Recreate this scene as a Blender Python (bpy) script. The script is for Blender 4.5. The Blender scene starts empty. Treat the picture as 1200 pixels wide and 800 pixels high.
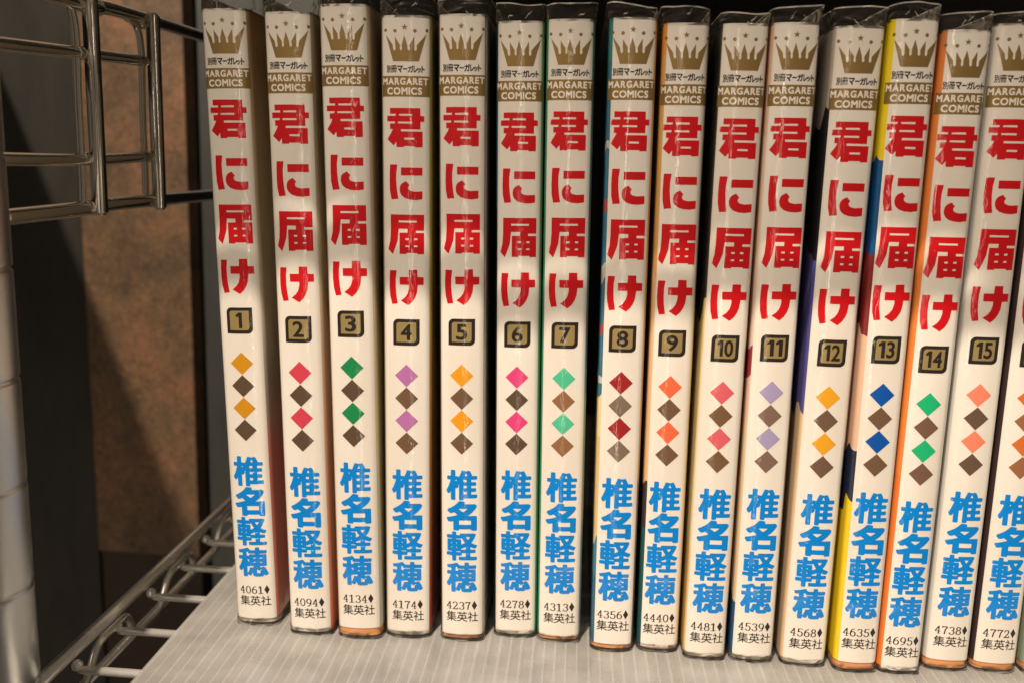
import bpy, bmesh, math, random
from mathutils import Vector, Matrix, noise
random.seed(7)
C = bpy.context.scene.collection
SC = bpy.context.scene
MM = 0.001

# ------------------------------------------------------------------ camera
TH, ROLL, YAWB = 0.18691997, 0.03499519, -0.06621113
def build_camera():
    n = math.hypot(1, YAWB)
    rot = lambda v: Vector(((v[0] + YAWB * v[1]) / n, (v[1] - YAWB * v[0]) / n, v[2]))
    c, s, cr, sr = math.cos(TH), math.sin(TH), math.cos(ROLL), math.sin(ROLL)
    X, D, F = Vector((1, 0, 0)), Vector((0, -s, -c)), Vector((0, c, -s))
    right = rot(cr * X - sr * D); up = rot(-(sr * X + cr * D)); fwd = rot(F)
    cam = bpy.data.cameras.new('camera')
    cam.sensor_width = 36; cam.lens = 1057.2 / 1200 * 36
    cam.clip_start = 0.01; cam.clip_end = 20
    cam.dof.use_dof = True; cam.dof.focus_distance = 0.25; cam.dof.aperture_fstop = 12
    o = bpy.data.objects.new('camera', cam); C.objects.link(o)
    m = Matrix((right, up, -fwd)).transposed().to_4x4()
    m.translation = Vector((0.0161, -0.2425, 0.1359))
    o.matrix_world = m
    SC.camera = o
build_camera()

# ------------------------------------------------------------------ light
SC.view_settings.view_transform = 'Standard'; SC.view_settings.look = 'None'
SC.view_settings.exposure = 0.0; SC.view_settings.gamma = 1.0
w = bpy.data.worlds.new('World'); SC.world = w; w.use_nodes = True
bg = w.node_tree.nodes['Background']
bg.inputs[0].default_value = (1.0, 0.82, 0.62, 1); bg.inputs[1].default_value = 0.10

def lamp(name, kind, loc, target, power, color, **kw):
    l = bpy.data.lights.new(name, kind); l.energy = power; l.color = color
    for k, v in kw.items(): setattr(l, k, v)
    o = bpy.data.objects.new(name, l); C.objects.link(o); o.location = loc
    o.rotation_euler = (Vector(target) - Vector(loc)).to_track_quat('-Z', 'Y').to_euler()
    return o
# ceiling lamp over the viewer's left shoulder: casts the shadow of the upper shelf's front wires
lamp('ceiling_lamp', 'SPOT', (-0.17, -0.46, 1.11), (0, 0, 0.05), 77, (1, 0.835, 0.665), shadow_soft_size=0.012, spot_size=math.radians(75), spot_blend=0.6)
# tall bright opening behind the viewer: soft front light and the thin upright gleam on every spine
lamp('room_light', 'AREA', (-0.02, -1.5, 0.25), (0.02, 0, 0.08), 2.6, (1, 0.86, 0.70), shape='RECTANGLE', size=0.028, size_y=1.8)
# added broad fill from the front left, lifting the shaded spines
lamp('fill_light', 'AREA', (-0.55, -1.10, 0.95), (0.02, 0, 0.08), 17.0, (1, 0.81, 0.62), shape='RECTANGLE', size=0.7, size_y=0.8)

# ------------------------------------------------------------------ materials
def mat(name, color, rough=0.5, metal=0.0, coat=0.0, coat_rough=0.06, spec=0.5):
    m = bpy.data.materials.new(name); m.use_nodes = True
    b = m.node_tree.nodes['Principled BSDF']
    b.inputs['Base Color'].default_value = (*color, 1); b.inputs['Roughness'].default_value = rough
    b.inputs['Metallic'].default_value = metal; b.inputs['Coat Weight'].default_value = coat
    b.inputs['Coat Roughness'].default_value = coat_rough; b.inputs['Specular IOR Level'].default_value = spec
    return m, m.node_tree, b
def N(nt, t, **kw):
    n = nt.nodes.new(t)
    for k, v in kw.items():
        if k.startswith('i_'): n.inputs[k[2:].replace('_', ' ')].default_value = v
        else: setattr(n, k, v)
    return n
def world_pos(nt, scale, seed=0.0):
    g = N(nt, 'ShaderNodeNewGeometry'); mp = N(nt, 'ShaderNodeMapping')
    mp.inputs['Scale'].default_value = scale; mp.inputs['Location'].default_value = (seed, seed, seed)
    nt.links.new(g.outputs['Position'], mp.inputs['Vector']); return mp.outputs[0]
def film_bump(nt, b):
    """the clear film stretched over the jackets: long soft waves plus small creases"""
    v = world_pos(nt, (260, 260, 34))
    n1 = N(nt, 'ShaderNodeTexNoise', i_Scale=1.0, i_Detail=2.0, i_Roughness=0.5); nt.links.new(v, n1.inputs['Vector'])
    v2 = world_pos(nt, (420, 420, 190), 3.0)
    n2 = N(nt, 'ShaderNodeTexNoise', i_Scale=1.0, i_Detail=3.0, i_Roughness=0.55, i_Distortion=1.2); nt.links.new(v2, n2.inputs['Vector'])
    b1 = N(nt, 'ShaderNodeBump', i_Strength=0.22, i_Distance=0.0006); nt.links.new(n1.outputs[0], b1.inputs['Height'])
    b2 = N(nt, 'ShaderNodeBump', i_Strength=0.16, i_Distance=0.0006); nt.links.new(n2.outputs[0], b2.inputs['Height'])
    nt.links.new(b1.outputs[0], b2.inputs['Normal'])
    nt.links.new(b2.outputs[0], b.inputs['Coat Normal'])
def print_mat(name, color, metal=0.0, rough=0.5):
    m, nt, b = mat(name, color, rough, metal, coat=0.75, coat_rough=0.04, spec=0.15)
    film_bump(nt, b)
    return m
PAPER = print_mat('white_paper', (0.80, 0.765, 0.70))
def age(m, a, c):
    nt = m.node_tree; v = world_pos(nt, (70, 70, 16), 9.0)
    n = N(nt, 'ShaderNodeTexNoise', i_Scale=1.0, i_Detail=4.0); nt.links.new(v, n.inputs['Vector'])
    r = N(nt, 'ShaderNodeValToRGB'); e = r.color_ramp.elements
    e[0].position, e[0].color = 0.35, (*a, 1); e[1].position, e[1].color = 0.65, (*c, 1)
    nt.links.new(n.outputs[0], r.inputs[0]); nt.links.new(r.outputs[0], nt.nodes['Principled BSDF'].inputs['Base Color'])
age(PAPER, (0.745, 0.70, 0.63), (0.81, 0.775, 0.72))
GOLD = print_mat('gold_ink', (0.255, 0.165, 0.055), 0.25, 0.45)
BADGE_GOLD = print_mat('badge_gold_ink', (0.36, 0.27, 0.11), 0.3, 0.4)
RED = print_mat('red_ink', (0.58, 0.005, 0.010))
BLUE = print_mat('blue_ink', (0.0, 0.225, 0.70))
BLACK = print_mat('black_ink', (0.022, 0.016, 0.014))
WHITE_INK = print_mat('white_ink', (0.82, 0.77, 0.68))
BODY, bnt, bb = mat('page_paper', (0.62, 0.54, 0.40), 0.9)
_inkcache = {}
def ink(c):
    if c not in _inkcache: _inkcache[c] = print_mat('diamond_ink', c)
    return _inkcache[c]
def art_mat(name, stops, seed, interp='CONSTANT'):
    """a printed cover picture seen edge-on: irregular patches of flat colour up the board"""
    m, nt, b = mat(name, (0.5, 0.5, 0.5), 0.45, 0, coat=0.9, coat_rough=0.08)
    tc = N(nt, 'ShaderNodeTexCoord'); sp = N(nt, 'ShaderNodeSeparateXYZ'); nt.links.new(tc.outputs['Object'], sp.inputs[0])
    mp = N(nt, 'ShaderNodeMapping'); mp.inputs['Location'].default_value = (seed, seed * 2, seed); mp.inputs['Scale'].default_value = (120, 120, 45)
    nt.links.new(tc.outputs['Object'], mp.inputs['Vector'])
    no = N(nt, 'ShaderNodeTexNoise', i_Scale=1.0, i_Detail=1.0); nt.links.new(mp.outputs[0], no.inputs['Vector'])
    ma = N(nt, 'ShaderNodeMath', operation='MULTIPLY_ADD'); ma.inputs[1].default_value = 0.022; nt.links.new(no.outputs[0], ma.inputs[0])
    nt.links.new(sp.outputs[2], ma.inputs[2])
    dv = N(nt, 'ShaderNodeMath', operation='MULTIPLY_ADD'); dv.inputs[1].default_value = 1 / 0.18; dv.inputs[2].default_value = -0.011 / 0.18
    nt.links.new(ma.outputs[0], dv.inputs[0])
    cr = N(nt, 'ShaderNodeValToRGB'); cr.color_ramp.interpolation = interp
    el = cr.color_ramp.elements
    while len(el) > 1: el.remove(el[0])
    el[0].position = 0; el[0].color = (*stops[0][1], 1)
    for z, c in stops[1:]:
        e = el.new(z / 180); e.color = (*c, 1)
    nt.links.new(dv.outputs[0], cr.inputs[0]); nt.links.new(cr.outputs[0], b.inputs['Base Color'])
    film_bump(nt, b)
    return m
def film_mat(name, fac, color, rough):
    m = bpy.data.materials.new(name); m.use_nodes = True; nt = m.node_tree
    b = nt.nodes['Principled BSDF']; out = nt.nodes['Material Output']
    b.inputs['Base Color'].default_value = (*color, 1); b.inputs['Roughness'].default_value = rough
    v = world_pos(nt, (150, 150, 260)); n = N(nt, 'ShaderNodeTexNoise', i_Scale=1.0, i_Detail=1.0, i_Distortion=1.0); nt.links.new(v, n.inputs['Vector'])
    bp = N(nt, 'ShaderNodeBump', i_Strength=1.0, i_Distance=0.004); nt.links.new(n.outputs[0], bp.inputs['Height']); nt.links.new(bp.outputs[0], b.inputs['Normal'])
    t = N(nt, 'ShaderNodeBsdfTransparent'); mx = N(nt, 'ShaderNodeMixShader')
    fr = N(nt, 'ShaderNodeFresnel', i_IOR=1.45); nt.links.new(bp.outputs[0], fr.inputs['Normal'])
    ad = N(nt, 'ShaderNodeMath', operation='ADD', use_clamp=True); ad.inputs[1].default_value = fac
    nt.links.new(fr.outputs[0], ad.inputs[0]); nt.links.new(ad.outputs[0], mx.inputs[0])
    nt.links.new(t.outputs[0], mx.inputs[1]); nt.links.new(b.outputs[0], mx.inputs[2]); nt.links.new(mx.outputs[0], out.inputs[0])
    return m
FILM = film_mat('clear_film', 0.03, (0.30, 0.28, 0.24), 0.06)
FILM_GLINT = film_mat('film_glint', 0.45, (0.9, 0.86, 0.78), 0.12)  # pale colour painted in for glints on film creases
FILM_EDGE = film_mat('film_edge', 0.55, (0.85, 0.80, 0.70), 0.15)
def chrome_mat(name, color, r0, r1, metal=1.0):
    m, nt, b = mat(name, color, 0.2, metal)
    v = world_pos(nt, (90, 90, 90)); n = N(nt, 'ShaderNodeTexNoise', i_Scale=1.0, i_Detail=6.0); nt.links.new(v, n.inputs['Vector'])
    mr = N(nt, 'ShaderNodeMapRange'); mr.inputs['To Min'].default_value = r0; mr.inputs['To Max'].default_value = r1
    nt.links.new(n.outputs[0], mr.inputs[0]); nt.links.new(mr.outputs[0], b.inputs['Roughness'])
    return m
CHROME = chrome_mat('chrome', (0.95, 0.93, 0.88), 0.14, 0.36, 0.68)
CHROME_DARK = chrome_mat('dull_chrome', (0.82, 0.78, 0.72), 0.06, 0.2, 0.97)
CHROME_POST = chrome_mat('satin_chrome', (0.50, 0.50, 0.495), 0.26, 0.42)
def mottled(name, ramp, scale, rough=0.6, dist=0.6):
    m, nt, b = mat(name, (0.2, 0.2, 0.2), rough)
    v = world_pos(nt, scale)
    n = N(nt, 'ShaderNodeTexNoise', i_Scale=1.0, i_Detail=8.0, i_Roughness=0.68, i_Distortion=dist); nt.links.new(v, n.inputs['Vector'])
    cr = N(nt, 'ShaderNodeValToRGB'); el = cr.color_ramp.elements
    el[0].position, el[0].color = ramp[0][0], (*ramp[0][1], 1); el[1].position, el[1].color = ramp[-1][0], (*ramp[-1][1], 1)
    for p, c in ramp[1:-1]: e = el.new(p); e.color = (*c, 1)
    nt.links.new(n.outputs[0], cr.inputs[0]); nt.links.new(cr.outputs[0], b.inputs['Base Color'])
    bp = N(nt, 'ShaderNodeBump', i_Strength=0.3, i_Distance=0.001); nt.links.new(n.outputs[0], bp.inputs['Height']); nt.links.new(bp.outputs[0], b.inputs['Normal'])
    return m
def stone_mat():
    m, nt, b = mat('brown_mottled_board', (0.2, 0.2, 0.2), 0.55)
    v = world_pos(nt, (1, 1, 1))
    n1 = N(nt, 'ShaderNodeTexNoise', i_Scale=26.0, i_Detail=5.0, i_Roughness=0.55, i_Distortion=0.8); nt.links.new(v, n1.inputs['Vector'])
    n2 = N(nt, 'ShaderNodeTexNoise', i_Scale=240.0, i_Detail=8.0, i_Roughness=0.78, i_Distortion=1.6); nt.links.new(v, n2.inputs['Vector'])
    n3 = N(nt, 'ShaderNodeTexNoise', i_Scale=60.0, i_Detail=3.0); nt.links.new(v, n3.inputs['Vector'])
    vo = N(nt, 'ShaderNodeTexVoronoi', i_Scale=210.0); vo.inputs['Randomness'].default_value = 1.0; nt.links.new(v, vo.inputs['Vector'])
    c1 = N(nt, 'ShaderNodeValToRGB'); e = c1.color_ramp.elements
    e[0].position, e[0].color = 0.33, (0.102, 0.066, 0.039, 1); e[1].position, e[1].color = 0.68, (0.225, 0.112, 0.060, 1)
    k = e.new(0.5); k.color = (0.152, 0.093, 0.051, 1)
    nt.links.new(n1.outputs[0], c1.inputs[0])
    c2 = N(nt, 'ShaderNodeValToRGB'); e = c2.color_ramp.elements
    e[0].position, e[0].color = 0.38, (0.55, 0.55, 0.57, 1); e[1].position, e[1].color = 0.64, (1.6, 1.5, 1.38, 1)
    k = e.new(0.5); k.color = (1, 1, 1, 1)
    nt.links.new(n2.outputs[0], c2.inputs[0])
    mu = N(nt, 'ShaderNodeMix', data_type='RGBA', blend_type='MULTIPLY'); mu.inputs[0].default_value = 1.0
    nt.links.new(c1.outputs[0], mu.inputs[6]); nt.links.new(c2.outputs[0], mu.inputs[7])
    # pale flecks
    lt = N(nt, 'ShaderNodeMath', operation='LESS_THAN'); lt.inputs[1].default_value = 0.10; nt.links.new(vo.outputs['Distance'], lt.inputs[0])
    gt = N(nt, 'ShaderNodeMath', operation='GREATER_THAN'); gt.inputs[1].default_value = 0.56; nt.links.new(n3.outputs[0], gt.inputs[0])
    an = N(nt, 'ShaderNodeMath', operation='MULTIPLY'); nt.links.new(lt.outputs[0], an.inputs[0]); nt.links.new(gt.outputs[0], an.inputs[1])
    fl = N(nt, 'ShaderNodeMix', data_type='RGBA'); fl.inputs[7].default_value = (0.16, 0.11, 0.065, 1)
    nt.links.new(an.outputs[0], fl.inputs[0]); nt.links.new(mu.outputs[2], fl.inputs[6]); nt.links.new(fl.outputs[2], b.inputs['Base Color'])
    bp = N(nt, 'ShaderNodeBump', i_Strength=0.35, i_Distance=0.0008); nt.links.new(n2.outputs[0], bp.inputs['Height']); nt.links.new(bp.outputs[0], b.inputs['Normal'])
    return m
STONE = stone_mat()
GREYD = mottled('dark_grey_board', [(0.3, (0.021, 0.019, 0.015)), (0.7, (0.036, 0.033, 0.027))], (60, 60, 16))
GREYB = mottled('grey_board', [(0.3, (0.036, 0.037, 0.034)), (0.7, (0.052, 0.053, 0.049))], (60, 60, 16))
DARKW = mottled('dark_wall_paint', [(0.3, (0.006, 0.005, 0.004)), (0.7, (0.014, 0.010, 0.008))], (10, 10, 3), 0.8)
DARKB = mottled('dark_brown_board', [(0.3, (0.026, 0.017, 0.011)), (0.7, (0.048, 0.030, 0.018))], (16, 16, 9))

# ------------------------------------------------------------------ object helpers
def link(name, me, parent=None):
    o = bpy.data.objects.new(name, me); C.objects.link(o)
    if parent: o.parent = parent
    return o
def obj(name, bm, mats, parent=None, smooth=False):
    me = bpy.data.meshes.new(name); bm.to_mesh(me); bm.free()
    for m in (mats if isinstance(mats, (list, tuple)) else [mats]): me.materials.append(m)
    for p in me.polygons: p.use_smooth = smooth
    return link(name, me, parent)
def thing(name, label, cat, loc=(0, 0, 0), group=None):
    o = link(name, None); o.location = loc; o.empty_display_size = 0.01
    o['label'] = label; o['category'] = cat
    if group: o['group'] = group
    return o
def tag(o, label, cat): o['label'] = label; o['category'] = cat; return o
def add_box(bm, x0, x1, y0, y1, z0, z1, mi=0):
    v = [bm.verts.new((x, y, z)) for x in (x0, x1) for y in (y0, y1) for z in (z0, z1)]
    for f in ((0, 1, 3, 2), (4, 6, 7, 5), (0, 4, 5, 1), (2, 3, 7, 6), (0, 2, 6, 4), (1, 5, 7, 3)):
        fa = bm.faces.new([v[i] for i in f]); fa.material_index = mi
def add_tube(bm, pts, r, seg=12, caps=True):
    pts = [Vector(p) for p in pts]; rings = []
    up = Vector((0.3, 0.2, 1)).normalized(); prev = None
    for i, p in enumerate(pts):
        t = (pts[min(i + 1, len(pts) - 1)] - pts[max(i - 1, 0)]).normalized()
        a = prev - t * prev.dot(t) if prev else up.cross(t)
        a.normalize(); prev = a; b = t.cross(a)
        rr = r[i] if isinstance(r, (list, tuple)) else r
        rings.append([bm.verts.new(p + (a * math.cos(k * 2 * math.pi / seg) + b * math.sin(k * 2 * math.pi / seg)) * rr) for k in range(seg)])
    for r0, r1 in zip(rings[:-1], rings[1:]):
        for k in range(seg):
            bm.faces.new((r0[k], r0[(k + 1) % seg], r1[(k + 1) % seg], r1[k]))
    if caps:
        bm.faces.new(rings[0][::-1]); bm.faces.new(rings[-1])
def smooth_path(pts, n=8):
    pts = [Vector(p) for p in pts]; out = []
    for i in range(len(pts) - 1):
        p0, p1, p2, p3 = pts[max(i - 1, 0)], pts[i], pts[i + 1], pts[min(i + 2, len(pts) - 1)]
        for k in range(n):
            t = k / n
            out.append(0.5 * ((2 * p1) + (p2 - p0) * t + (2 * p0 - 5 * p1 + 4 * p2 - p3) * t * t + (3 * p1 - p0 - 3 * p2 + p3) * t ** 3))
    out.append(pts[-1]); return out

# ------------------------------------------------------------------ setting: wall behind the rack
def struct(name, bm, m):
    o = obj(name, bm, m); o['kind'] = 'structure'; return o
b = bmesh.new(); add_box(b, -2.2, 2.2, 0.262, 0.30, -1.2, 2.2); struct('wall', b, DARKW)
b = bmesh.new(); add_box(b, -0.2575, -0.1965, 0.243, 0.257, -0.094, 0.62)
tag(obj('mottled_board', b, STONE), 'brown stone-patterned upright board behind the chrome guard wires', 'board')
b = bmesh.new(); add_box(b, -0.2575, -0.1965, 0.246, 0.257, -0.50, -0.0955)
tag(obj('plain_board', b, DARKB), 'dark brown board below the stone-patterned one, behind the shelf side', 'board')
b = bmesh.new(); add_box(b, -0.305, -0.259, 0.245, 0.257, -0.50, 0.62)
tag(obj('grey_board', b, GREYD), 'dark grey upright board behind the chrome pole, left of the brown one', 'board')
b = bmesh.new(); add_box(b, -0.189, -0.120, 0.244, 0.257, -0.50, 0.62)
tag(obj('grey_strip', b, GREYB), 'narrow grey upright strip just left of the first book', 'strip')
# added out-of-view board, shaped to throw the slanting shadow and keep fill off the boards
b = bmesh.new(); q = [(-0.21, -0.36), (-0.1606, -0.02), (-0.3335, 0.235), (-0.72, 0.235), (-0.72, -0.36)]
lo = [b.verts.new((x, y, 0.270)) for x, y in q]; hi = [b.verts.new((x, y, 0.286)) for x, y in q]
b.faces.new(lo); b.faces.new(hi[::-1])
for k in range(5): b.faces.new((lo[k], hi[k], hi[(k + 1) % 5], lo[(k + 1) % 5]))
struct('side_blocker', b, DARKB)

# ------------------------------------------------------------------ the chrome wire rack
rack = thing('wire_rack', 'chrome wire shelving rack with a grooved corner post left of the books', 'shelf rack', (-0.1272, -0.045, 0))
RO = Vector((-0.1272, -0.045, 0))
def rk(name, bm, parent=None, smooth=True, m=None):
    bm.transform(Matrix.Translation(-RO)); return obj(name, bm, m or CHROME, parent or rack, smooth)
# post: a tube with a ring groove every inch
b = bmesh.new(); prof = []
z = -0.35
zs = [0.0307 + 0.0262 * k for k in range(-14, 12)]
path, rad = [], []
for zz in zs:
    for dz, r in ((-0.0016, 0.01270), (-0.00075, 0.01270), (-0.0007, 0.01268), (-0.0004, 0.0123), (0.0004, 0.0123), (0.0007, 0.01268), (0.00075, 0.0127), (0.0016, 0.0127), (0.008, 0.0127), (0.018, 0.0127)):
        path.append((RO.x, RO.y, zz + dz)); rad.append(r)
add_tube(b, path, rad, 40); rk('post', b, m=CHROME_POST)
# lower shelf: side truss, cross wires, front rail
XR = -0.1202
b = bmesh.new()
add_tube(b, [(XR, -0.043, -0.0016), (XR, 0.10, -0.0016), (XR, 0.27, -0.0016)], 0.0019)
add_tube(b, [(XR - 0.0014, -0.043, -0.0165), (XR - 0.0016, 0.27, -0.0165)], 0.0014)
add_tube(b, [(0.42, -0.045, -0.0016), (XR, -0.045, -0.0016)], 0.0022)
add_tube(b, [(0.42, -0.045, -0.0165), (XR, -0.045, -0.0165)], 0.0022)
for k in range(14):
    y = -0.0415 + 0.02235 * k
    bmesh.ops.create_icosphere(b, subdivisions=2, radius=0.0017, matrix=Matrix.Translation((XR + 0.0022, y, -0.0048)))
lower = rk('lower_shelf', b)
b = bmesh.new(); pts = []
for k in range(0, 300):
    y = -0.043 + 0.001 * k; a = math.sin((y + 0.010) * 2 * math.pi / 0.047)
    pts.append((XR + 0.0012 + 0.0010 * a, y, -0.0098 + 0.0058 * math.tanh(2.2 * a) / 0.976))
add_tube(b, pts, 0.00125, 10)
zz_ = rk('zigzag_wire', b, lower)
b = bmesh.new(); add_tube(b, [(XR + 0.0025, 0, -0.0066), (XR + 0.004, 0, -0.0062), (0.0, 0, -0.0062), (0.42, 0, -0.0062)], [0.0008, 0.00125, 0.00125, 0.00125])
cw = rk('cross_wire', b, lower)
cw_y = [-0.0415, -0.0190, 0.0033, 0.0258, 0.0483, 0.0705, 0.0930] + [0.1155 + 0.0225 * k for k in range(7)]
cw.location.y = cw_y[0]
for y in cw_y[1:]:
    c = cw.copy(); C.objects.link(c); c.parent = lower; c.location.y = y
# side guard: long wires along the depth, two flat bars and thin uprights
XG = -0.1205
b = bmesh.new()
add_tube(b, smooth_path([(XG, -0.040, 0.1205), (XG, 0.005, 0.1215), (XG, 0.04, 0.1225), (XG, 0.26, 0.1245)], 5), 0.0021)
add_tube(b, smooth_path([(XG, -0.040, 0.1343), (XG, 0.005, 0.1347), (XG, 0.0385, 0.1362)], 5), 0.0017)
add_tube(b, smooth_path([(XG, -0.040, 0.1603), (XG, 0.005, 0.1632), (XG, 0.0385, 0.1652)], 5), 0.0017)
add_tube(b, smooth_path([(XG, -0.040, 0.1758), (XG, 0.010, 0.1760), (XG, 0.040, 0.1782), (XG, 0.26, 0.1815)], 5), 0.0020)
def weld(bm, p, r):
    m = Matrix.Translation(Vector(p)) @ Matrix.Diagonal((0.8, 1.25, 1.0, 1))
    bmesh.ops.create_icosphere(bm, subdivisions=2, radius=r * random.uniform(0.85, 1.15), matrix=m)
for y in (0.0015, 0.0385):
    for z in (0.1222, 0.1352 if y < 0.02 else 0.1362, 0.1632 if y < 0.02 else 0.1652, 0.1765):
        weld(b, (XG + 0.0006, y + 0.0014, z), 0.0019)
guard = rk('side_guard', b, m=CHROME_DARK)
for y in (0.0015, 0.0385):
    b = bmesh.new()
    add_tube(b, smooth_path([(XG, y - 0.008, 0.1765), (XG, y - 0.002, 0.1752), (XG + 0.0003, y, 0.168), (XG, y, 0.150), (XG, y, 0.130), (XG, y - 0.0005, 0.1225)], 5), 0.0010, 10)
    rk('upright_wire', b, guard, m=CHROME_DARK)
    b = bmesh.new(); add_box(b, XG + 0.0005, XG + 0.0037, y + 0.0026, y + 0.0068, 0.1195, 0.1800)
    bmesh.ops.bevel(b, geom=b.edges[:], offset=0.0006, segments=3, affect='EDGES')
    rk('flat_bar', b, guard, m=CHROME_DARK)
# upper shelf just above the picture: board on a wire truss, shades the tops of the books
b = bmesh.new()
ZU = 0.2335
add_tube(b, [(0.42, -0.050, ZU), (XR, -0.050, ZU)], 0.0026); add_tube(b, [(0.42, -0.050, ZU - 0.0150), (XR, -0.050, ZU - 0.0150)], 0.0024)
add_tube(b, [(XR, -0.050, ZU), (XR, 0.26, ZU)], 0.0026)
pts = []
for k in range(0, 13):
    x = XR + 0.004 + 0.044 * k
    pts += [(x, -0.0485, ZU - (0.0135 if k % 2 else 0.0015)), (x + 0.012, -0.0485, ZU - (0.0135 if k % 2 else 0.0015))]
add_tube(b, smooth_path(pts, 6), 0.0009, 8)
add_box(b, XR, 0.42, -0.049, 0.26, ZU + 0.0027, ZU + 0.0067)
rk('upper_shelf', b, smooth=False)

# ------------------------------------------------------------------ ribbed plastic sheet on the shelf
def sheet_mats(alpha):
    m = bpy.data.materials.new('clear_ribbed_plastic'); m.use_nodes = True; nt = m.node_tree
    p = nt.nodes['Principled BSDF']; out = nt.nodes['Material Output']
    p.inputs['Base Color'].default_value = (0.35, 0.348, 0.335, 1); p.inputs['Roughness'].default_value = 0.2
    v = world_pos(nt, (60, 18, 60)); n = N(nt, 'ShaderNodeTexNoise', i_Scale=1.0, i_Detail=3.0); nt.links.new(v, n.inputs['Vector'])
    bp = N(nt, 'ShaderNodeBump', i_Strength=0.25, i_Distance=0.0015); nt.links.new(n.outputs[0], bp.inputs['Height']); nt.links.new(bp.outputs[0], p.inputs['Normal'])
    t = N(nt, 'ShaderNodeBsdfTransparent'); mx = N(nt, 'ShaderNodeMixShader'); mx.inputs[0].default_value = alpha
    nt.links.new(t.outputs[0], mx.inputs[1]); nt.links.new(p.outputs[0], mx.inputs[2]); nt.links.new(mx.outputs[0], out.inputs[0])
    r, nt, p = mat('plastic_rib', (0.78, 0.76, 0.71), 0.4)
    return m, r
SKIN, RIB = sheet_mats(0.48)
BASE, _ = sheet_mats(0.5)
for m_ in (SKIN, BASE): age(m_, (0.38, 0.376, 0.36), (0.50, 0.495, 0.475))
sheet = thing('plastic_sheet', 'translucent grey corrugated plastic sheet lying on the wire shelf under the books', 'plastic sheet', (-0.0955, -0.046, -0.004))
def sheet_part(name, bm, m):
    bm.transform(Matrix.Translation((0.0955, 0.046, 0.004))); return obj(name, bm, m, sheet)
b = bmesh.new(); add_box(b, -0.0955, 0.40, -0.046, 0.26, -0.00025, 0.0); sheet_part('top_skin', b, SKIN)
b = bmesh.new(); add_box(b, -0.0955, 0.40, -0.046, 0.26, -0.0040, -0.0037); sheet_part('bottom_skin', b, BASE)
b = bmesh.new()
x = -0.0950
while x < 0.39:
    j = random.uniform(-0.0002, 0.0002)
    add_box(b, x + j, x + j + random.uniform(0.0004, 0.0007), -0.0455, 0.2595, -0.0036, -0.00027); x += 0.00325
sheet_part('ribs', b, RIB)
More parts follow.
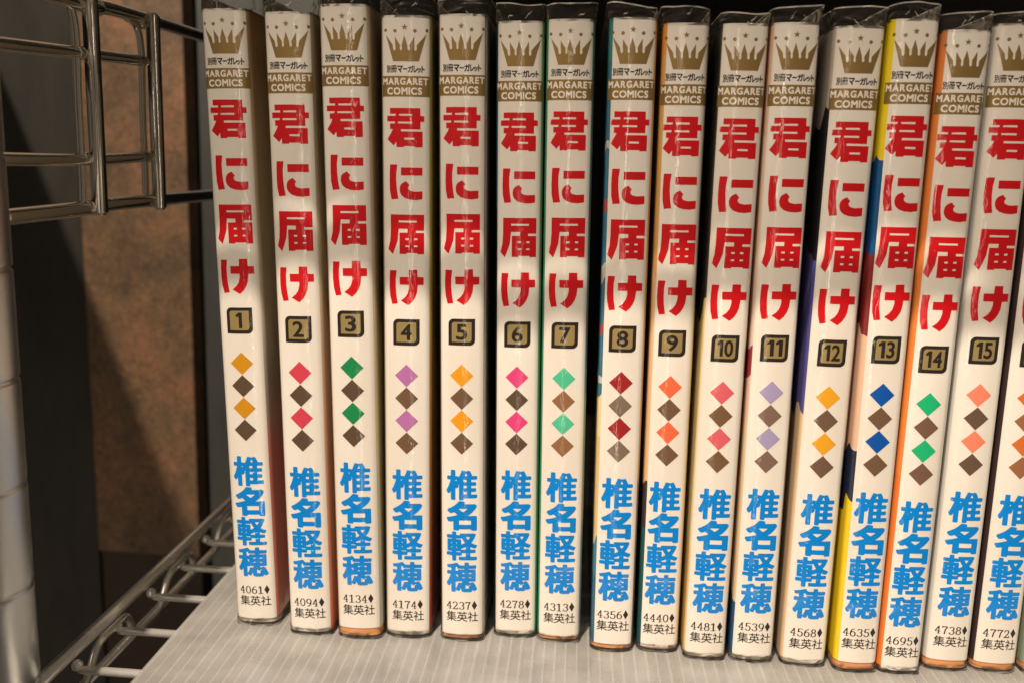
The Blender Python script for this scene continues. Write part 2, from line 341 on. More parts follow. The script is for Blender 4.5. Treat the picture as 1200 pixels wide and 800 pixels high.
# glyph outlines: aspect, rings of x,y (0-250)
GLYPHS = {"君":[1.0,[[65,0,64,35,46,12,44,11,7,43,0,51,29,93,38,113,37,115,20,115,20,151,51,151,54,154,56,162,54,164,0,164,0,200,59,200,60,202,60,211,59,213,20,213,20,250,224,250,225,201,248,200,250,199,250,164,227,164,225,162,225,115,96,115,95,113,95,103,96,101,239,101,239,1,191,0,190,1,189,6,188,7,116,7,115,7,114,2,113,0],[118,49,184,48,185,50,185,59,184,61,119,61,118,59],[75,152,168,151,170,153,170,161,169,162,166,164,76,163,75,161],[82,201,168,200,170,202,170,210,169,211,166,213,116,213,113,212,84,212,82,210]]],"に":[0.97,[[188,0,186,1,154,3,115,15,92,34,82,53,79,77,84,101,97,118,127,133,129,133,150,110,153,106,143,93,145,80,146,76,159,66,192,59,199,60,211,60,215,61,227,61,231,62,250,62,250,8,247,6,204,0],[15,2,2,65,1,111,0,114,0,150,1,153,1,192,2,195,2,209,3,212,3,226,4,229,4,243,6,249,7,250,60,250,61,249,61,242,53,188,53,127,54,123,54,113,55,110,59,64,69,8,64,6,56,6,53,5,34,4,20,2],[90,174,90,230,250,230,250,174]]],"届":[0.971,[[32,0,0,31,16,84,16,96,17,99,17,110,18,113,18,125,19,128,19,139,20,142,20,250,250,250,250,151,195,151,194,149,194,138,195,136,250,136,250,2,206,2,205,2,205,8,203,9,129,9,128,9,128,3,126,2,82,2,82,136,138,137,138,160,137,161,78,161,77,160,77,155,75,151,75,140,74,137,74,131,73,128,69,88,52,41,34,0],[123,47,145,47,146,58,123,58],[181,47,204,47,204,58,182,58],[123,91,145,91,146,103,123,103],[181,91,204,91,204,103,182,103],[77,201,198,201,199,202,199,212,198,213,78,213,77,212]]],"け":[0.993,[[139,0,86,31,89,34,111,51,117,56,134,80,136,85,145,119,145,142,143,144,78,144,77,197,79,198,144,199,145,250,204,250,205,248,205,218,206,215,207,199,250,198,250,145,248,144,208,143,205,113,203,101,203,93,190,57,170,26,144,3],[20,5,5,62,4,79,3,82,3,92,2,95,2,105,1,108,1,118,0,121,1,191,2,194,4,236,6,242,7,243,54,243,55,241,48,186,48,117,49,114,52,73,62,14,61,11]]],"椎":[1.029,[[47,0,39,2,37,8,37,71,26,54,13,54,10,55,1,72,0,77,1,82,12,101,22,126,31,151,35,167,34,168,17,168,8,170,6,177,6,193,9,198,17,200,37,200,37,242,39,248,48,250,64,250,73,248,75,242,75,201,76,200,100,198,102,197,104,194,108,201,115,217,125,245,126,247,135,248,157,243,161,241,173,246,182,247,190,245,193,241,203,223,208,210,209,203,238,203,247,201,249,195,249,181,248,175,246,174,238,173,204,173,202,171,203,153,230,152,238,151,239,150,241,144,241,130,239,125,238,124,230,122,202,122,202,102,230,102,238,101,239,99,241,94,241,80,239,75,238,73,230,72,203,72,202,51,204,49,239,49,247,48,249,47,250,41,250,26,248,20,239,18,142,18,141,17,141,8,139,3,138,1,130,0,115,0,106,2,104,8,104,128,102,130,99,130,99,128,102,120,99,112,89,99,76,99,75,97,75,8,74,3,72,1,64,0],[141,50,165,50,165,71,141,72],[141,102,165,102,165,122,141,122],[141,153,165,153,165,172,141,172],[79,159,81,158,82,159,88,168,75,168,75,166],[150,203,170,203,169,208,161,225,159,227]]],"軽":[1.034,[[56,0,49,1,47,7,46,45,12,46,4,47,1,49,0,53,0,68,3,74,12,76,45,76,46,78,46,82,45,83,18,83,11,84,9,86,7,92,7,177,9,183,11,185,18,186,45,186,46,187,46,190,45,192,15,192,5,194,3,201,3,214,5,220,7,221,14,222,46,223,47,242,48,247,50,249,58,250,71,250,78,249,80,248,82,242,82,224,83,222,110,222,111,224,113,235,115,236,122,237,217,237,227,236,237,231,239,229,239,223,232,204,221,181,204,158,206,155,211,152,229,143,248,136,250,133,250,127,240,112,236,109,223,109,198,120,196,120,196,99,226,98,235,97,238,90,238,78,236,72,234,71,226,69,196,69,195,40,196,38,198,37,237,37,246,36,248,35,249,28,249,15,247,10,245,9,237,7,113,7,104,9,103,10,101,17,101,29,104,36,113,37,155,37,158,39,158,69,130,69,127,68,127,54,124,47,115,46,82,45,82,9,80,3,78,1,71,0],[82,76,114,76,116,77,116,83,114,84,110,83,83,83,82,82],[123,98,157,99,158,120,155,120,131,109,123,108,122,106],[41,112,47,112,47,121,41,121],[81,112,88,112,88,121,81,121],[123,143,124,142,137,149,148,155,150,159,136,180,126,199,123,195,121,193,113,192,82,192,82,187,83,186,111,186,118,185,120,183,122,178],[41,149,47,149,47,158,41,157],[81,149,88,149,88,158,81,157],[177,183,185,192,191,201,192,207,162,207,162,205,166,198,172,188]]],"穂":[1.045,[[49,0,41,2,39,8,39,70,26,50,18,49,10,51,1,67,0,72,1,78,14,98,24,120,34,145,33,147,14,147,5,149,3,155,3,170,4,175,6,177,14,178,37,178,39,180,39,202,21,200,11,201,8,203,4,215,3,220,5,225,43,233,58,237,76,244,84,245,91,244,107,226,145,226,147,228,147,242,149,248,158,250,172,250,180,249,182,247,183,242,183,227,232,226,240,225,242,218,242,205,241,200,240,199,232,197,184,197,183,196,183,193,184,191,227,191,236,190,237,188,238,183,238,99,237,94,236,93,227,91,179,91,190,80,193,79,203,83,211,85,221,83,233,66,245,41,249,28,250,25,249,20,233,12,225,11,218,12,214,21,211,12,208,8,202,3,197,2,189,1,146,1,131,5,125,10,121,20,120,36,111,18,105,11,98,10,91,11,76,20,76,8,75,3,73,1,65,0],[156,31,181,31,183,38,183,48,184,54,193,56,198,55,193,65,182,55,175,54,167,55,159,63,157,64],[76,32,78,31,85,43,91,58,97,78,106,80,121,78,123,82,129,83,129,91,97,92,92,88,85,87,76,88],[131,120,146,119,146,127,131,127],[183,120,202,119,202,127,183,127],[92,127,94,126,94,127,94,146,78,147,78,145],[131,155,146,155,146,164,131,164],[183,155,202,155,202,164,183,164],[76,179,94,178,96,188,97,190,105,191,145,191,147,193,147,196,145,197,99,197,91,199,90,200,88,205,88,212,87,213,76,210,76,209]]],"名":[0.9,[[70,0,59,2,58,4,56,11,56,76,27,71,14,72,12,74,8,82,1,91,0,98,1,105,4,108,27,112,59,122,82,130,89,133,90,134,62,154,46,145,35,144,25,145,16,155,8,161,7,170,9,177,34,190,62,208,83,226,100,246,104,249,118,250,146,246,150,242,151,235,148,226,149,225,217,225,221,226,231,225,244,217,246,215,248,208,246,199,234,180,212,156,201,146,174,126,236,126,246,124,249,122,250,115,250,11,248,3,246,1,236,0,216,0,206,1,203,4,202,12,200,13,107,13,105,12,103,4,101,1,90,0],[105,51,201,51,201,87,105,87],[136,158,140,159,154,169,174,186,110,186,103,181,104,180]]],"集":[1.019,[[115,0,113,3,112,53,87,36,71,27,44,14,17,4,12,5,0,21,5,23,23,28,50,39,72,51,90,62,92,64,10,65,6,68,6,83,10,84,111,84,113,86,113,99,116,103,114,103,62,103,61,101,60,96,58,94,40,94,37,96,37,174,35,175,20,160,16,159,14,160,11,164,1,172,1,174,12,183,34,207,54,235,61,248,65,250,83,246,86,245,85,242,73,223,75,221,125,221,124,226,115,244,134,250,137,249,140,245,150,224,153,221,226,221,230,218,230,205,226,202,145,201,144,188,146,186,215,186,219,183,219,172,215,169,145,169,145,155,216,155,220,152,220,141,216,138,146,138,144,136,144,123,146,121,235,121,239,118,239,105,235,103,133,103,137,99,137,86,138,84,242,84,245,83,246,68,242,65,159,64,168,57,190,45,216,34,247,24,250,23,250,21,238,6,236,5,233,6,205,16,171,33,137,55,136,2,133,0],[61,122,120,121,121,123,121,136,120,138,62,138,61,136],[61,155,120,155,121,156,121,168,120,169,62,169,61,168],[61,187,120,186,121,188,121,200,120,202,62,202,61,200]]],"英":[1.009,[[14,0,11,2,0,18,2,19,15,22,44,31,66,41,83,52,96,66,103,76,103,77,101,78,9,78,5,79,5,98,9,99,31,100,32,160,35,162,109,162,111,163,112,190,115,192,132,192,136,189,136,162,215,162,218,160,219,101,220,99,241,99,245,98,245,79,241,78,146,77,154,65,168,51,183,41,198,33,214,28,249,20,250,19,249,17,238,1,236,0,231,1,211,5,189,13,166,25,153,35,138,50,126,67,116,52,104,40,85,27,65,16,45,9],[56,100,109,99,111,111,111,141,56,141],[136,100,194,99,194,141,136,141],[66,176,63,179,63,204,12,204,8,207,8,223,11,225,63,226,63,247,66,250,84,250,88,248,88,227,90,225,158,225,160,227,160,248,164,250,180,250,184,247,185,226,237,225,241,223,241,207,238,204,185,204,184,179,182,176,164,176,160,178,160,202,158,204,90,204,88,202,88,178,84,176]]],"社":[1.017,[[48,0,45,3,45,105,43,105,26,90,11,80,8,81,0,99,0,101,16,112,30,123,45,138,63,162,75,181,75,182,73,183,10,183,7,184,6,200,9,203,59,203,50,219,35,239,41,244,51,249,54,248,61,241,72,226,79,215,79,213,64,203,89,203,92,204,98,200,105,195,91,165,73,137,108,100,99,87,94,84,91,85,74,107,70,110,69,3,65,0],[96,10,93,13,93,30,96,32,164,33,164,143,108,144,106,146,106,162,109,165,164,165,164,247,168,250,186,250,188,247,189,165,241,165,244,162,244,146,242,144,189,143,188,34,190,33,247,32,250,30,250,12,246,10]]],"別":[0.982,[[20,0,14,2,0,14,0,22,13,36,21,47,32,70,38,89,41,102,45,143,43,145,24,145,17,146,17,148,16,152,16,236,17,242,24,243,128,243,135,242,136,236,136,152,135,147,128,145,79,145,78,143,78,134,77,131,77,128,78,127,130,127,137,126,138,121,137,98,136,95,134,50,131,29,127,16,122,7,115,4,110,2,95,0,77,0,61,3,55,23,57,28,64,30,67,29,94,29,99,36,101,50,102,70,104,74,104,87,105,90,104,98,75,98,72,97,66,68,59,48,53,34,38,13,26,1],[183,0,177,1,176,3,169,20,168,25,169,29,176,31,212,30,216,33,216,244,218,249,225,250,242,250,247,249,248,248,250,243,250,25,248,15,242,7,238,5,230,2,216,0],[157,66,151,67,150,72,150,216,151,222,153,222,158,223,175,223,182,222,184,216,184,72,182,67,181,66,175,65],[48,174,103,174,103,213,48,213]]],"冊":[1.074,[[32,0,26,2,25,7,25,116,23,118,8,118,2,119,0,125,0,142,1,148,8,150,23,150,25,151,25,243,26,248,33,250,219,250,226,248,227,243,227,151,229,150,242,150,249,148,250,142,250,125,248,119,242,118,229,118,227,116,227,32,225,17,222,10,219,7,211,3,200,1,182,1,175,3,170,19,169,21,168,11,167,5,160,3,145,3,139,5,137,11,137,116,136,118,113,118,112,116,112,11,111,6,110,5,104,3,89,3,82,5,80,11,80,116,79,118,58,118,57,116,57,6,55,2,54,1,49,0],[169,33,194,32,195,34,195,116,194,118,170,118,168,116],[57,150,80,150,80,217,57,217],[112,150,137,150,137,217,112,217],[169,150,195,150,195,217,169,217]]],"マ":[1.134,[[157,0,149,2,128,32,98,68,65,101,37,127,35,136,36,142,39,147,56,162,64,164,72,162,117,123,134,139,149,157,170,184,179,200,24,200,12,199,4,201,1,204,0,213,0,236,1,245,4,248,19,250,40,247,203,247,222,250,230,248,249,231,250,223,249,215,220,168,189,126,151,85,152,82,169,63,187,40,189,29,188,19,173,6,168,1]]],"ー":[5.024,[[11,1,4,7,2,15,0,62,0,188,1,229,5,244,12,250,23,244,229,244,238,250,246,243,249,223,250,188,250,62,249,21,245,6,238,0,234,6,216,6,213,12,42,12,39,6]]],"ガ":[1.0,[[28,0,22,1,1,18,0,25,1,33,28,52,40,64,49,75,60,93,67,108,73,127,78,147,76,148,26,148,16,147,8,149,6,151,4,159,4,178,6,186,8,188,16,190,26,189,82,189,82,218,81,226,83,234,85,236,93,238,117,238,124,236,127,234,128,223,127,219,127,201,126,198,127,189,179,189,180,190,179,192,164,217,163,224,165,231,167,233,179,239,187,240,194,239,197,244,207,249,218,250,226,248,239,232,250,211,250,199,246,194,234,189,226,187,220,188,216,182,220,179,221,167,220,163,219,123,218,120,215,84,208,41,204,26,199,17,193,10,187,7,171,3,124,4,113,7,111,9,107,33,108,44,110,46,119,48,144,44,158,44,161,46,165,53,170,70,174,105,176,148,123,148,122,147,116,114,109,92,102,75,88,49,75,33,52,11,38,1]]],"レ":[0.916,[[30,0,22,1,3,16,1,18,0,25,3,39,3,216,1,237,3,247,5,248,15,250,45,250,54,248,58,244,59,237,58,229,58,59,84,67,102,75,122,85,152,102,189,129,212,153,223,154,234,152,248,132,250,122,249,114,219,86,189,64,164,49,129,31,94,17,50,4,43,1]]],"ッ":[1.03,[[73,0,64,2,42,26,41,36,43,46,45,48,68,56,100,73,126,93,147,114,160,133,169,147,180,172,190,202,194,229,198,237,212,240,221,238,247,229,250,225,250,210,234,156,220,123,211,105,196,85,163,49,143,33,117,16,100,7,86,1],[41,121,33,122,30,126,22,150,2,199,0,209,2,219,5,222,26,231,36,233,48,231,51,228,81,153,82,144,81,134,76,129,57,122],[117,141,108,142,104,149,95,179,80,218,78,228,80,238,83,241,104,248,114,250,125,248,130,244,149,190,156,164,155,154,152,151,128,142]]],"ト":[0.681,[[17,0,4,2,2,4,0,11,3,29,3,221,0,238,2,246,6,249,18,250,57,250,70,248,73,246,75,238,75,228,73,225,74,172,154,153,222,134,243,127,247,124,250,114,248,107,236,87,230,83,218,82,206,83,136,105,83,119,74,120,73,27,75,23,75,12,73,4,69,1,57,0]]],"M":[0.934,[[12,0,2,2,0,13,0,237,2,248,14,250,45,250,57,248,114,181,123,172,126,171,193,248,205,250,236,250,248,248,250,237,250,13,248,2,236,0,204,0,192,2,190,13,189,146,185,143,141,91,139,90,127,88,110,91,61,146,60,13,59,3,57,1,46,0]]],"A":[0.973,[[12,0,4,1,1,3,0,13,3,28,99,245,100,248,112,250,134,250,145,248,247,28,250,13,248,2,237,0,204,0,193,2,162,65,88,66,85,64,57,2,46,0],[110,120,137,120,123,150,111,125]]],"R":[0.797,[[15,0,2,2,0,13,0,237,2,248,16,250,94,250,123,247,153,240,168,232,182,219,189,208,193,198,197,174,193,152,189,141,182,130,169,119,168,116,186,98,212,64,248,24,250,13,248,2,234,0,187,0,173,2,124,61,106,80,88,93,75,98,72,95,72,13,70,2,56,0],[73,152,87,151,96,153,109,158,116,164,122,172,122,177,119,183,110,190,96,196,80,198,73,197]]],"G":[0.903,[[126,0,87,7,60,18,44,28,28,42,20,53,11,69,5,85,0,114,0,132,3,153,11,178,20,194,39,216,63,232,78,239,96,244,121,249,158,250,182,247,203,243,240,231,242,229,244,218,244,189,242,178,230,176,218,177,196,187,173,193,158,196,136,196,109,188,95,179,81,167,67,144,62,127,64,112,75,91,83,81,98,68,115,59,133,54,150,52,163,54,187,60,188,81,185,83,156,83,143,85,141,96,141,123,144,134,156,136,236,136,248,134,250,123,250,30,248,19,217,8,188,3,164,0]]],"E":[0.621,[[19,0,3,2,0,13,0,237,3,248,21,250,225,250,242,248,246,237,246,209,242,198,225,196,94,196,94,153,218,152,236,151,239,139,239,112,237,102,233,100,218,99,94,98,93,56,96,54,229,54,247,52,250,41,250,13,247,2,229,0]]],"T":[0.852,[[106,0,94,2,92,13,91,196,15,196,2,198,0,209,0,237,2,248,15,250,235,250,248,248,250,237,250,209,248,198,235,196,159,196,158,13,156,3,154,1,143,0]]],"C":[0.887,[[131,0,93,6,77,11,58,19,45,28,32,40,19,56,9,72,5,84,0,107,0,139,5,163,11,179,26,202,42,218,64,232,80,239,98,244,125,249,161,250,201,244,242,232,245,231,247,220,247,188,245,177,233,175,220,176,193,188,170,195,161,196,139,196,122,192,99,181,81,165,69,146,64,131,64,116,69,103,76,89,89,75,113,61,136,54,164,54,198,63,223,76,236,78,248,76,250,65,250,32,247,19,217,8,190,3,167,0]]],"O":[1.043,[[110,0,81,6,65,11,55,16,34,32,22,46,14,58,8,73,4,85,1,101,0,111,0,139,4,163,9,179,16,193,24,206,41,224,53,232,66,239,83,245,118,250,145,249,168,244,197,232,210,222,225,207,236,190,245,166,249,143,250,120,246,89,237,62,229,49,209,27,197,18,181,10,155,3,137,0],[113,54,136,54,148,58,166,69,174,76,184,89,192,106,195,116,194,135,190,147,180,167,167,180,155,188,132,196,117,196,102,192,86,183,79,177,65,159,58,146,54,130,54,119,58,104,70,82,80,72,93,62]]],"I":[0.231,[[51,0,8,2,0,13,0,237,6,247,15,249,57,250,193,250,235,249,244,247,250,237,250,13,244,3,235,1,193,0]]],"S":[0.591,[[101,0,62,4,47,7,31,11,5,21,2,32,2,71,5,81,24,83,42,82,62,69,74,63,99,55,115,52,124,53,141,57,156,67,156,71,150,77,132,88,65,113,26,132,14,142,5,154,0,170,0,190,5,208,10,214,19,224,38,235,56,242,83,247,117,250,147,250,178,247,201,243,222,238,234,232,236,221,236,188,233,177,215,175,197,176,167,189,149,195,131,198,112,195,105,192,94,185,94,181,112,169,192,139,226,121,236,112,245,99,250,80,250,61,240,37,228,24,210,14,192,7,169,3,142,0]]],"0":[0.674,[[111,0,86,5,61,14,44,26,32,37,15,61,7,81,0,114,0,134,4,161,13,185,30,210,39,219,55,232,72,240,89,245,120,250,130,250,161,245,178,240,196,231,220,210,235,189,244,168,250,134,250,114,246,89,239,70,231,54,218,37,207,27,189,15,164,5,136,0],[119,46,128,45,139,48,152,57,164,78,171,105,171,145,164,172,158,185,150,195,141,200,132,204,116,203,107,199,96,190,86,172,79,145,79,105,86,78,98,57,111,48]]],"1":[0.438,[[115,0,114,184,113,185,104,184,1,175,0,214,6,216,66,228,101,250,246,250,250,248,250,2,246,0]]],"2":[0.669,[[15,0,7,2,3,4,0,8,2,12,69,67,116,112,137,137,144,153,146,165,143,178,135,191,119,200,107,203,94,203,77,200,49,188,32,175,24,174,15,175,8,183,8,221,19,229,43,240,81,248,94,250,113,250,158,243,181,233,199,221,209,211,222,188,225,160,213,131,196,109,170,83,128,46,232,45,243,44,250,36,250,8,243,2,232,0]]],"3":[0.567,[[83,0,28,9,5,16,0,22,0,54,8,61,19,62,28,61,41,56,80,47,115,45,137,49,148,55,156,67,156,82,148,93,136,100,125,104,103,107,88,107,74,110,69,116,69,141,78,149,115,152,140,159,146,164,151,176,149,186,143,193,135,198,115,204,98,205,75,204,31,195,19,197,10,204,10,231,18,238,41,244,90,250,120,250,167,244,192,237,217,225,235,207,243,192,243,172,240,164,230,150,204,133,224,121,240,106,248,91,250,72,245,55,232,39,220,29,200,18,189,13,150,3,123,0]]],"4":[0.705,[[154,0,144,3,139,9,138,76,15,77,6,79,0,85,0,99,11,111,167,245,172,248,180,250,199,250,209,248,216,241,216,123,219,121,233,121,243,119,248,116,250,112,250,86,243,78,233,77,219,77,216,75,216,9,213,4,209,2,199,0],[102,121,138,121,138,152,132,149]]],"5":[0.608,[[85,0,36,7,11,15,5,18,0,23,0,53,3,58,8,61,25,61,60,50,74,47,90,45,111,46,139,53,152,60,161,70,164,80,161,90,154,100,148,105,127,113,99,118,78,118,48,115,36,117,31,120,28,124,29,242,36,248,48,250,211,250,223,248,231,241,231,215,228,210,223,208,211,206,113,205,112,164,118,161,132,161,162,156,188,149,207,141,225,128,242,109,250,90,250,72,242,53,231,39,218,29,186,12,172,7,139,1,125,0]]],"6":[0.65,[[112,0,84,5,60,12,27,32,11,49,3,66,0,74,0,105,3,118,14,143,37,176,48,187,74,208,105,229,145,248,155,250,166,248,174,244,200,222,202,218,195,213,162,198,133,179,109,157,104,149,108,148,132,151,153,149,184,144,208,133,228,119,243,101,250,76,245,57,234,40,224,30,201,16,175,6,162,3,142,0],[117,46,134,46,154,52,165,63,167,70,167,81,163,91,154,98,134,105,105,104,84,97,80,93,80,74,90,59,101,51]]],"7":[0.678,[[79,0,33,13,26,17,24,22,140,198,141,202,18,203,7,205,0,212,0,242,7,248,18,250,234,250,244,248,249,245,250,241,100,13,91,3]]],"8":[0.663,[[109,0,69,7,51,13,20,32,5,51,0,62,0,84,3,91,16,109,23,116,42,127,24,143,13,157,8,166,8,188,15,203,22,211,32,221,49,232,62,238,88,245,120,250,137,250,168,245,196,237,219,223,237,204,246,183,246,171,243,162,230,144,210,127,230,114,245,95,250,82,250,62,243,47,233,34,225,27,202,14,188,9,156,2,141,0],[114,46,132,45,151,49,162,55,169,64,172,78,167,89,157,98,137,104,115,104,94,98,85,92,81,85,78,71,83,60,88,55,99,49],[121,150,130,149,147,153,156,157,165,168,165,185,163,190,154,198,141,203,115,204,101,199,94,195,87,183,87,173,92,164,102,155,113,151]]],"9":[0.652,[[92,0,83,1,78,5,55,22,48,31,55,38,84,51,110,66,137,90,146,103,130,101,98,101,66,107,42,116,20,132,7,148,0,165,0,185,7,200,16,211,28,223,43,232,57,238,81,245,113,250,128,250,163,245,186,238,197,233,225,213,241,193,246,182,250,161,248,142,243,126,230,100,211,75,195,59,166,36,135,17,102,1],[114,147,137,146,150,149,165,155,166,178,163,185,152,196,135,203,111,204,100,200,92,197,85,190,80,180,80,172,87,159,94,153]]],"s0":[0.696,[[121,0,97,2,72,10,56,18,43,27,29,41,17,58,5,87,0,107,0,142,5,164,17,192,29,209,42,222,63,236,85,244,98,248,127,250,153,248,178,240,194,232,207,223,221,209,233,192,245,163,250,142,250,107,245,86,233,58,221,41,207,27,187,14,165,5,152,2],[122,16,127,16,147,25,161,35,169,44,180,58,187,73,197,107,197,142,192,164,180,192,160,216,147,225,126,234,117,232,103,225,89,215,81,206,70,192,63,176,53,142,53,107,58,86,70,58,90,34,103,25]]],"s1":[0.549,[[33,0,17,1,4,4,0,8,4,11,19,15,88,16,91,17,91,214,88,214,62,204,46,200,17,201,4,204,0,207,9,214,92,246,112,250,140,250,155,246,159,242,159,17,162,16,231,15,246,11,250,8,247,5,238,2,215,0]]],"s2":[0.714,[[26,0,14,1,2,6,0,8,4,13,0,16,1,19,9,23,22,26,147,129,172,163,175,181,170,199,159,214,138,228,130,231,118,234,110,234,93,230,83,225,70,216,58,201,59,189,56,186,49,184,32,182,21,182,9,186,6,189,4,201,16,218,31,229,47,238,67,244,84,248,121,250,144,248,164,243,182,237,193,231,207,221,215,213,224,199,227,189,229,176,225,162,197,123,89,35,80,26,190,25,193,28,196,46,200,51,213,55,234,55,246,51,250,46,244,10,239,5,232,2,214,0]]],"s3":[0.641,[[110,0,87,2,72,5,51,12,35,18,16,32,6,43,0,54,3,58,16,61,39,61,52,58,56,55,68,38,80,29,95,21,116,16,138,17,161,25,172,33,186,47,193,64,193,78,187,92,181,100,173,108,152,120,134,125,120,126,112,129,110,132,113,135,138,141,152,147,166,156,176,168,181,181,181,192,176,205,166,217,155,225,144,230,134,233,120,234,108,232,93,226,81,218,69,203,61,200,43,198,30,199,17,202,14,206,21,216,34,228,52,237,75,245,92,248,128,250,161,247,192,238,203,233,217,224,233,206,239,193,239,181,233,166,216,148,206,141,187,133,213,122,226,113,237,103,245,92,250,80,250,64,243,47,235,36,222,25,207,16,187,9,166,3,136,0]]],"s4":[0.752,[[118,0,103,2,97,5,94,8,97,11,107,15,141,16,141,72,26,73,9,75,2,78,0,82,139,243,145,247,155,250,176,250,187,246,190,242,190,90,193,89,236,88,247,84,250,81,247,77,236,74,191,72,190,17,193,16,223,15,233,11,236,8,234,5,228,2,211,0],[58,89,141,89,141,185,69,104]]],"s5":[0.683,[[105,0,92,1,71,6,40,17,21,30,11,39,0,55,2,59,17,64,28,64,45,62,54,59,63,46,74,34,91,24,113,17,132,17,157,26,170,35,179,43,185,52,192,69,194,75,192,95,187,108,177,121,169,129,154,139,138,145,122,147,110,146,97,141,82,134,65,129,42,129,28,134,25,138,25,150,35,237,37,242,40,245,47,248,66,250,217,250,236,248,244,244,246,241,243,238,230,235,217,234,92,233,84,161,90,160,116,163,150,161,174,157,196,149,218,138,232,124,245,105,250,87,250,75,247,62,240,49,227,33,211,21,190,11,158,2,134,0]]],"s6":[0.672,[[110,0,80,5,50,15,35,23,20,35,8,50,2,66,0,86,12,151,58,214,63,217,169,248,186,250,199,249,213,245,214,241,210,238,111,209,72,156,73,155,104,161,133,162,172,156,203,145,225,130,242,110,248,95,250,78,248,66,242,50,232,37,217,24,199,14,170,5,152,1,138,0],[118,17,130,16,138,18,152,23,165,30,177,41,185,52,192,66,194,78,192,96,185,110,175,122,162,132,149,140,127,145,115,144,101,140,86,132,73,121,60,100,56,84,58,65,65,50,75,39,92,25,102,21]]],"s7":[0.682,[[109,0,92,2,85,4,82,9,112,140,120,152,174,216,179,224,57,224,55,223,55,211,52,208,38,204,16,204,4,207,0,211,0,242,3,245,10,248,29,250,221,250,240,248,247,245,250,241,167,141,138,9,134,5,127,2]]],"s8":[0.657,[[111,0,74,6,53,12,29,24,20,31,7,46,0,63,0,80,7,96,23,115,50,130,67,136,67,137,51,144,39,152,25,168,19,179,19,198,29,216,47,232,70,242,101,249,135,250,158,248,189,239,202,232,211,225,225,210,230,198,231,189,230,179,225,168,210,152,182,136,198,131,214,122,226,115,236,105,248,86,250,72,249,63,246,53,238,40,220,24,206,16,190,10,166,3,137,0],[117,16,130,16,143,18,164,28,181,41,189,53,193,63,193,80,183,101,164,116,151,122,133,127,116,127,109,125,98,122,85,116,67,101,57,80,57,63,60,53,68,41,76,34,94,23,106,18],[118,144,130,144,151,152,161,160,168,169,173,180,173,198,168,210,161,218,150,226,130,234,117,234,99,226,88,218,81,210,76,198,76,180,81,169,88,160,98,152]]],"s9":[0.672,[[67,0,54,1,43,4,40,8,41,11,137,40,144,47,177,94,176,95,148,89,133,88,103,89,77,94,44,106,27,117,8,137,0,159,0,180,2,186,7,198,23,218,40,230,53,237,75,244,100,249,137,250,151,249,174,244,197,237,209,231,226,218,242,198,249,180,250,169,239,101,238,97,189,33,88,2],[121,105,135,106,151,111,163,117,172,125,187,144,193,169,191,186,186,198,178,208,165,220,155,226,138,232,130,234,111,232,101,229,85,220,63,198,57,180,57,159,62,144,70,132,84,119,97,111,114,106]]]}
# ------------------------------------------------------------------ the spines: cross-section and printing
R_ARC = 17 * MM
class Section:
    """horizontal cut through a jacket: gently arched spine, round corners, straight boards (front is -y)"""
    def __init__(s, T, inset=0.0, depth=113 * MM):
        hw = T / 2 - inset; cw, cd = 2.1 * MM, 2.7 * MM
        right = []; xf = hw - cw; n = 14
        for i in range(n + 1):
            x = xf * i / n; right.append((x, x * x / (2 * R_ARC) + inset))
        y0 = right[-1][1]; sl = xf / R_ARC
        for i in range(1, 13):
            a = math.pi / 2 * i / 12
            right.append((xf + cw * math.sin(a), y0 + (cd) * (1 - math.cos(a)) + sl * cw * math.sin(a) * (1 - i / 12) * 0.6))
        s.front_n = len(right)
        for y in (0.012, 0.03, 0.06, 0.09, depth / 1.0): right.append((hw, y - inset * 0.5))
        s.right = right
        s.pts = [(-x, y) for x, y in right[:0:-1]] + right
        s.cum = [0.0]
        for p, q in zip(right[:-1], right[1:]): s.cum.append(s.cum[-1] + math.hypot(q[0] - p[0], q[1] - p[1]))
    def at(s, u, off):
        sg = 1 if u >= 0 else -1; u = abs(u); i = 0
        while i < len(s.cum) - 2 and s.cum[i + 1] < u: i += 1
        p, q = s.right[i], s.right[i + 1]; L = s.cum[i + 1] - s.cum[i]; t = (u - s.cum[i]) / L
        tx, ty = (q[0] - p[0]) / L, (q[1] - p[1]) / L
        return sg * (p[0] + (q[0] - p[0]) * t + ty * off), p[1] + (q[1] - p[1]) * t - tx * off
SECS = {}
def sec(T):
    if T not in SECS: SECS[T] = Section(T)
    return SECS[T]

